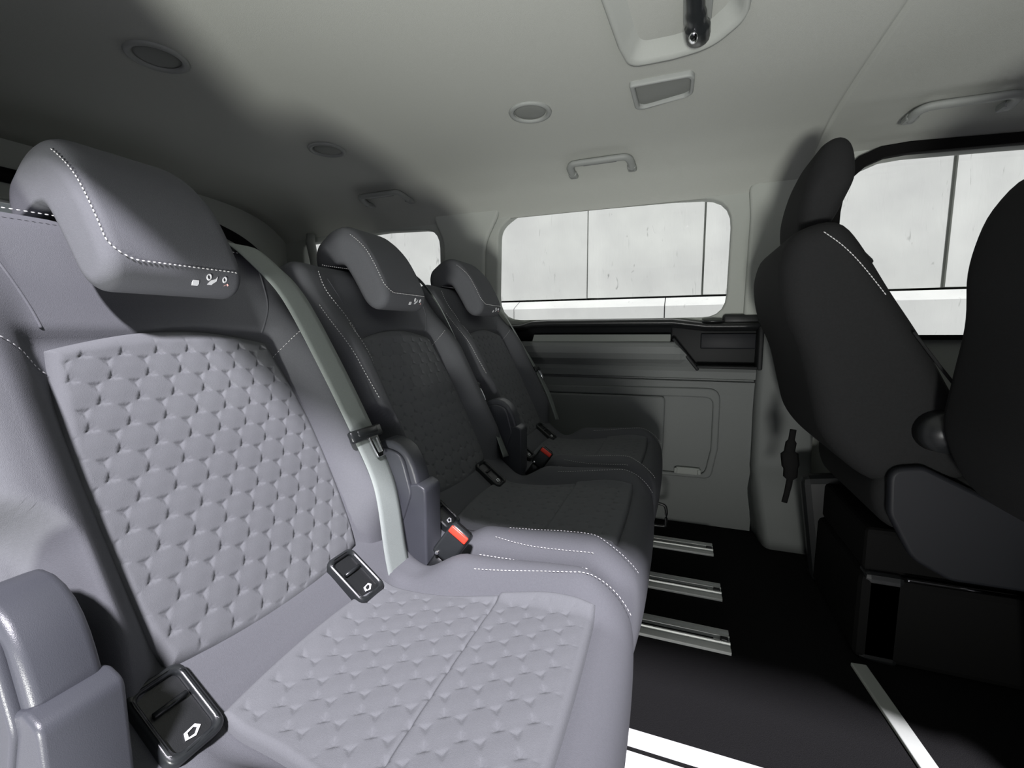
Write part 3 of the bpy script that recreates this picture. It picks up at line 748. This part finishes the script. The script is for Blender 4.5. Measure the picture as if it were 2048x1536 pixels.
# ---------------------------------------------------------------- belts and buckles
def belt(y0, pts, width, label, tongue_h, twist=None):
    """pts: list of (local y, h, o) along the back; webbing strip with thickness"""
    base = np.array([-0.25, y0, 0.0])
    t = thing('seat_belt', label, 'seat belt', tuple(base), 'lap and shoulder belts of the rear bench')
    q = catmull(pts, 8); C = np.array([BK(y, h, o) for y, h, o in q[:, :3]])
    T = np.gradient(C, axis=0); T /= np.linalg.norm(T, axis=1)[:, None]
    V = []; tw = np.zeros(len(C)) if twist is None else np.interp(np.linspace(0, 1, len(C)), np.linspace(0, 1, len(twist)), twist)
    for c, tt, a in zip(C, T, tw):
        ax = np.array([0, math.cos(a), 0])+NO*math.sin(a); ax = ax-tt*(ax@tt); ax /= np.linalg.norm(ax); nn = np.cross(tt, ax); nn *= np.sign(nn@NO+1e-9)
        for k in (-1, -0.62, -0.3, 0.3, 0.62, 1): V.append(c+ax*k*width/2+nn*(0.0011 if abs(k) in (0.62, 0.3) else 0.0005))
        for k in (1, 0.62, 0.3, -0.3, -0.62, -1): V.append(c+ax*k*width/2-nn*0.0007)
    n = 12; N = len(C); Fc = [(i*n+k, i*n+(k+1) % n, (i+1)*n+(k+1) % n, (i+1)*n+k) for i in range(N-1) for k in range(n)]
    Fc += [tuple(range(n))[::-1], tuple((N-1)*n+k for k in range(n))]
    bm_clean(from_vf('webbing', V, Fc, M_BELT, t))
    i = int(np.argmin(np.abs(q[:, 1]-tongue_h))); c = C[i]; a = tw[i]
    ax = np.array([0, math.cos(a), 0])+NO*math.sin(a); nn = np.cross(T[i], ax); nn *= np.sign(nn@NO+1e-9); nn /= np.linalg.norm(nn)
    dn = T[i]*(-1 if T[i][2] > 0 else 1); tilt = ax*0.985+dn*(-0.05)
    R = Matrix((Vector(ax), Vector(dn), Vector(nn))).transposed()
    bm = bmesh.new(); bm_box(bm, Vector(c+nn*0.004), (width+0.022, 0.020, 0.010), 0.004, R); bm_box(bm, Vector(c+nn*0.007-dn*0.002), (width*0.9, 0.012, 0.008), 0.003, R)
    tg = from_bm('tongue', bm, M_BEZEL, t, True)
    f = lambda u, v, w: c+ax*u+dn*v+nn*(0.006+w)
    oo = rounded([(-0.002, 0.006), (0.020, 0.006), (0.019, 0.044), (0.0, 0.044)], 0.004); ih = rounded([(0.0035, 0.012), (0.0155, 0.012), (0.0145, 0.036), (0.0045, 0.036)], 0.002)
    plate('tongue_blade', [oo, ih], 0.004, 0.0008, f, M_CHROME, tg)['label'] = 'chrome tongue blade with a slot'
    return t
belt(0.385, [(0.165, 0.50, -0.10), (0.160, 0.545, -0.05), (0.160, 0.535, -0.005), (0.170, 0.48, 0.022), (0.185, 0.42, 0.034), (0.188, 0.30, 0.044), (0.195, 0.17, 0.044), (0.196, 0.08, 0.040), (0.170, -0.02, 0.030), (0.160, -0.075, 0.024)], 0.052,
     'grey belt hanging between the lit near seat and the middle seat', 0.168)
nb = bpy.data.objects['seat_belt']
cL = BK(0.163, -0.070, 0.030); aL = np.array([0, 1.0, 0]); fL = lambda u, v, w: cL+aL*u+UP*v+NO*w
lab = plate('belt_label', [rounded([(-0.027, -0.012), (0.027, -0.012), (0.027, 0.012), (-0.027, 0.012)], 0.002)], 0.003, 0.0005, fL, M_BLACK, nb)
parts = []
for r3 in range(3):
    for k3 in range(7):
        u0 = -0.023+k3*0.0068; v0 = -0.007+r3*0.006
        q = [fL(u0, v0, 0.0017), fL(u0+0.0045, v0, 0.0017), fL(u0+0.0045, v0+0.0015, 0.0017), fL(u0, v0+0.0015, 0.0017)]
        parts.append((q, [(0, 1, 2, 3)]))
V, Fc = merge(parts); o = from_vf('label_print', V, Fc, M_WHITE, lab, False); o['kind'] = 'stuff'
belt(0.860, [(0.190, 0.50, -0.10), (0.195, 0.545, -0.05), (0.200, 0.535, 0.0), (0.215, 0.45, 0.02), (0.228, 0.33, 0.020), (0.225, 0.20, 0.02), (0.205, 0.10, 0.03), (0.190, 0.0, 0.03)], 0.044,
     'twisted dark belt edge-on between the middle and far seats', 0.20, twist=[-0.5, -0.5, -0.5, -0.5, -0.45, -0.4, -0.25, -0.1])
belt(1.335, [(0.190, 0.50, -0.10), (0.19, 0.545, -0.05), (0.19, 0.535, 0.0), (0.205, 0.45, 0.02), (0.225, 0.30, 0.030), (0.235, 0.20, 0.035), (0.232, 0.10, 0.04), (0.215, 0.0, 0.035)], 0.042,
     'grey belt on the far seat against the side trim panel', 0.195, twist=[-0.3, -0.3, -0.3, -0.25, -0.2, -0.1, 0.0, 0.0])

def buckle(loc, label, s=1.0):
    t = thing('belt_buckle', label, 'belt buckle', loc, 'red button buckles of the rear bench')
    X = Vector((0.54, 0.30, 0.79)).normalized(); Z = Vector((0.33, -0.80, 0.45)); Z = (Z-X*Z.dot(X)).normalized(); Y = Z.cross(X)
    t.rotation_euler = Matrix((X, Y, Z)).transposed().to_euler()
    bm = bmesh.new(); bm_box(bm, (0, 0, 0.0), (0.058*s, 0.040*s, 0.024*s), 0.006*s); from_bm('housing', bm, M_BEZEL, t, True)
    bm = bmesh.new(); bm_box(bm, (0.019*s, 0, 0.0115*s), (0.012*s, 0.034*s, 0.005*s), 0.002*s); from_bm('button', bm, M_RED, t, True)['label'] = 'bright red release button'
    bm = bmesh.new(); bm_box(bm, (0.0295*s, 0, 0), (0.002*s, 0.028*s, 0.006*s)); from_bm('slot', bm, M_RUBBER, t)
    V, Fc = tube_vf([(-0.027*s, 0, 0), (-0.045*s, 0, -0.004*s), (-0.070*s, 0.0, -0.012*s)], 0.011*s, 8, squash=(1.2, 0.5)); from_vf('stalk', V, Fc, M_BLACK, t)
    bm = bmesh.new(); bmesh.ops.create_uvsphere(bm, u_segments=10, v_segments=6, radius=0.004*s); bmesh.ops.translate(bm, verts=bm.verts, vec=Vector((-0.024*s, 0.010*s, 0.012*s))); from_bm('rivet', bm, M_CHROME, t, True)
    return t
buckle((-0.330, 0.604, 0.400), 'black buckle with red button beside the lit near seat')
buckle((-0.330, 1.100, 0.405), 'black buckle with red button between the middle and far seats', 0.9)

# wire hook under the far seat front
V, Fc = tube_vf(catmull([(-0.085, 1.50, 0.165), (-0.04, 1.50, 0.165), (-0.025, 1.50, 0.15), (-0.025, 1.50, 0.10), (-0.035, 1.50, 0.09), (-0.09, 1.50, 0.09)], 5), 0.005, 8)
V = [np.array(v)-np.array([-0.25, 1.335, 0]) for v in V]; from_vf('release_handle', V, Fc, M_BLACK, far)['label'] = 'thin black wire release handle'

# ---------------------------------------------------------------- second row seats (dark)
def second_row(yc, dx, label, lean=0.0, base=0.0):
    t = thing('second_row_seat', label, 'car seat', (0.36+dx, yc, 0.0), 'dark second row seats')
    ox = -0.36
    bp_ = [(0.375, 0.40), (0.315, 0.435), (0.262, 0.50), (0.238, 0.58), (0.212, 0.68), (0.178, 0.76), (0.164, 0.825), (0.163, 0.875), (0.178, 0.925), (0.210, 0.946), (0.250, 0.954), (0.280, 0.940), (0.313, 0.895), (0.365, 0.805), (0.420, 0.715), (0.47, 0.62), (0.52, 0.52), (0.52, 0.44), (0.46, 0.395)]
    bp_ = [(a+0.035, b+0.008) for a, b in bp_]
    def lean_pt(a, b):
        c_, s_ = math.cos(lean), math.sin(lean); a, b = a-0.45, b-0.45; return (0.45+a*c_+b*s_, 0.45-a*s_+b*c_)
    bp_ = [lean_pt(*q) for q in bp_]
    P = catmull([(a+ox, b) for a, b in bp_], 5, True)
    V, Fc = profile_loft(P, 0.225, 0.05, ny=16, nr=8, n=90)
    # shallow vertical channels in the rear shell
    rear = smooth01((0.02-(V[:, 0]-(-0.12-0.35*(V[:, 2]-0.7))))/0.04)
    bk2 = bm_clean(from_vf('backrest', V, Fc, M_DARKFAB, t))
    seam_p = catmull([lean_pt(*q) for q in [(0.265, 0.935), (0.300, 0.905), (0.335, 0.865), (0.382, 0.800)]], 8)
    V, Fc = stitch_vf([(a+ox, -0.2255, b) for a, b in seam_p], [(0, -1, 0)]*len(seam_p), 0.006, 0.001, 0.0011, 0.0008)
    o = from_vf('stitching', V, Fc, M_STITCH, bk2); o['kind'] = 'stuff'
    seam_p = catmull([lean_pt(*q) for q in [(0.43, 0.73), (0.475, 0.665), (0.50, 0.63)]], 8)
    from_vf('piping', *tube_vf([(a+ox, -0.2245, b) for a, b in seam_p], 0.003, 6), M_DARKFAB, bk2)
    hp_ = [(0.215, 0.935), (0.206, 0.985), (0.213, 1.04), (0.228, 1.095), (0.252, 1.140), (0.280, 1.152), (0.302, 1.138), (0.312, 1.10), (0.312, 1.055), (0.296, 1.01), (0.278, 0.97), (0.255, 0.938)]
    hp_ = [(a*0.96+0.045, b+0.012) for a, b in hp_]
    P = catmull([(a+ox, b) for a, b in [lean_pt(*q) for q in hp_]], 5, True); V, Fc = profile_loft(P, 0.135, 0.04, ny=8, nr=8, n=64, rho=0.062)
    V[:, 2] -= 0.03*smooth01((np.abs(V[:, 1])-0.06)/0.08)**2*smooth01((V[:, 2]-1.03)/0.1)
    hr = bm_clean(from_vf('headrest', V, Fc, M_DARKFAB, t))
    for s in (-1, 1): tube('post', [(lean_pt(0.275, 0.92)[0]+ox, s*0.06, lean_pt(0.235, 0.92)[1]), (lean_pt(0.28, 0.985)[0]+ox, s*0.06, lean_pt(0.24, 0.985)[1])], 0.006, M_BLACK, hr)
    # belt outlet on the shoulder
    bm = bmesh.new(); bm_box(bm, (lean_pt(0.362, 0.888)[0]+ox, -0.13, lean_pt(0.362, 0.888)[1]), (0.04, 0.05, 0.018), 0.007, Matrix.Rotation(math.radians(48)+lean, 3, 'Y')); from_bm('belt_outlet', bm, M_BLACK, t)
    ox += base
    # cushion
    cp = catmull([(a+ox, b) for a, b in [(0.40, 0.43), (0.44, 0.455), (0.55, 0.445), (0.70, 0.455), (0.80, 0.445), (0.845, 0.41), (0.85, 0.35), (0.82, 0.30), (0.65, 0.29), (0.45, 0.31), (0.40, 0.36)]], 5, True)
    V, Fc = profile_loft(cp, 0.225, 0.035, ny=10, nr=6, n=80); bm_clean(from_vf('cushion', V, Fc, M_DARKFAB, t))
    # side shield, recliner knob
    sh_ = rounded([(0.405, 0.455), (0.46, 0.465), (0.60, 0.395), (0.84, 0.35), (0.84, 0.235), (0.52, 0.235), (0.455, 0.27), (0.41, 0.36)], [0.03, 0.03, 0.05, 0.03, 0.03, 0.05, 0.06, 0.05])
    ss = plate('side_shield', [sh_+np.array([ox, 0])], 0.022, 0.008, lambda a, b, c: (a, -0.236-c, b), M_SHIELD, t, smooth=False)
    bm = bmesh.new(); bmesh.ops.create_cone(bm, cap_ends=True, segments=28, radius1=0.042, radius2=0.036, depth=0.05)
    bmesh.ops.bevel(bm, geom=[e for e in bm.edges if e.calc_face_angle(0) > 0.8], offset=0.006, segments=2, affect='EDGES')
    bm.transform(Matrix.Translation(Vector((0.483+ox, -0.245, 0.535))) @ Matrix.Rotation(math.radians(90), 4, 'X'))
    kn = from_bm('recliner_knob', bm, M_BLACK, t, True)
    # plinth legs and chrome edge
    bm = bmesh.new(); bm_box(bm, (0.60+ox, 0, 0.10), (0.42, 0.40, 0.20), 0.015); from_bm('plinth', bm, M_RUBBER, t)
    bm = bmesh.new(); bm_box(bm, (0.435+ox, -0.175, 0.10), (0.075, 0.05, 0.21), 0.012); from_bm('leg', bm, M_BLACK, t)
    bm = bmesh.new(); bm_box(bm, (0.43+ox, 0.16, 0.16), (0.13, 0.06, 0.32), 0.02, Matrix.Rotation(math.radians(-8), 3, 'Y')); from_bm('leg', bm, M_BLACK, t)
    bm = bmesh.new(); bm_box(bm, (0.64+ox, -0.203, 0.205), (0.34, 0.008, 0.006), 0.002); from_bm('edge_strip', bm, M_CHROME, t)['label'] = 'thin bright chrome strip'
    bm = bmesh.new(); bm_box(bm, (0.60+ox, 0, 0.25), (0.40, 0.36, 0.10), 0.01); from_bm('seat_frame', bm, M_RUBBER, t)
    return t
s2 = second_row(1.335, 0.0, 'dark second row seat with headrest, in front of the far pillar')
s3 = second_row(0.855, 0.135, 'dark second row seat cut off by the right edge of the picture', math.radians(20), 0.13)

# release strap hanging behind the dark seat
V, Fc = tube_vf(catmull([(0.285, 1.335, 0.475), (0.282, 1.335, 0.44), (0.280, 1.335, 0.41), (0.285, 1.335, 0.37), (0.284, 1.335, 0.33), (0.276, 1.335, 0.275)], 5),
                [0.006]*5+[0.010]*5+[0.016]*5+[0.013]*4+[0.006]*3+[0.0055]*4, 8, squash=(0.5, 1.3))
tag(from_vf('release_strap', V, Fc, M_RUBBER), 'short dark pull strap hanging below the back of the second row seat', 'strap')

# ---------------------------------------------------------------- outside: ground and precast concrete wall
bm = bmesh.new(); bm_box(bm, (0, -6.0, -0.45), (30, 11.86, 0.1)); bm_box(bm, (0, 3.0, -0.45), (30, 2.3, 0.1))
struct(from_bm('ground', bm, M_GROUND))
WY = 4.0
cw = thing('concrete_wall', 'pale precast concrete wall seen through the side windows', 'wall', (0, WY, -0.4))
joints = [-5.9, -4.9, -3.9, -2.75, -1.74, -0.781, 0.155, 0.92, 1.685, 2.55, 3.4, 4.3, 5.2]
for a, b in zip(joints[:-1], joints[1:]):
    n = 24; V = []
    for k in range(n+1):
        x = a+(b-a)*(k/n)**1.5; u = x-a; y = -0.028*math.exp(-(u/0.11)**1.4)
        V += [(x-0.0, y, 1.415), (x, y, 3.6)]
    m0 = len(V); V += [(x, 0.20, z) for x, y, z in V]
    Fc = [(2*k, 2*k+2, 2*k+3, 2*k+1) for k in range(n)]+[(m0+2*k, m0+2*k+1, m0+2*k+3, m0+2*k+2) for k in range(n)]
    Fc += [(2*k+1, 2*k+3, m0+2*k+3, m0+2*k+1) for k in range(n)]+[(2*k, m0+2*k, m0+2*k+2, 2*k+2) for k in range(n)]+[(0, 1, m0+1, m0), (2*n, m0+2*n, m0+2*n+1, 2*n+1)]
    bm_clean(from_vf('wall_panel', V, Fc, M_CONC, cw, False))
bj = [-5.8, -4.2, -2.75, -1.42, -0.131, 1.16, 2.45, 3.8, 5.2]
for a, b in zip(bj[:-1], bj[1:]):
    pr = [(-0.17, 0.0), (-0.17, 1.325), (-0.16, 1.335), (-0.015, 1.398), (0.2, 1.398), (0.2, 0.0)]
    bm = bmesh.new(); A = [bm.verts.new((a+0.004, p, q)) for p, q in pr]; B_ = [bm.verts.new((b-0.004, p, q)) for p, q in pr]; k = len(pr)
    for i in range(k): bm.faces.new((A[i], A[(i+1) % k], B_[(i+1) % k], B_[i]))
    bm.faces.new(A); bm.faces.new(B_[::-1]); from_bm('plinth_block', bm, M_CONC, cw)
bm = bmesh.new(); bm_box(bm, (0, 0.17, 1.8), (12, 0.05, 3.6)); from_bm('backing', bm, M_RUBBER, cw)
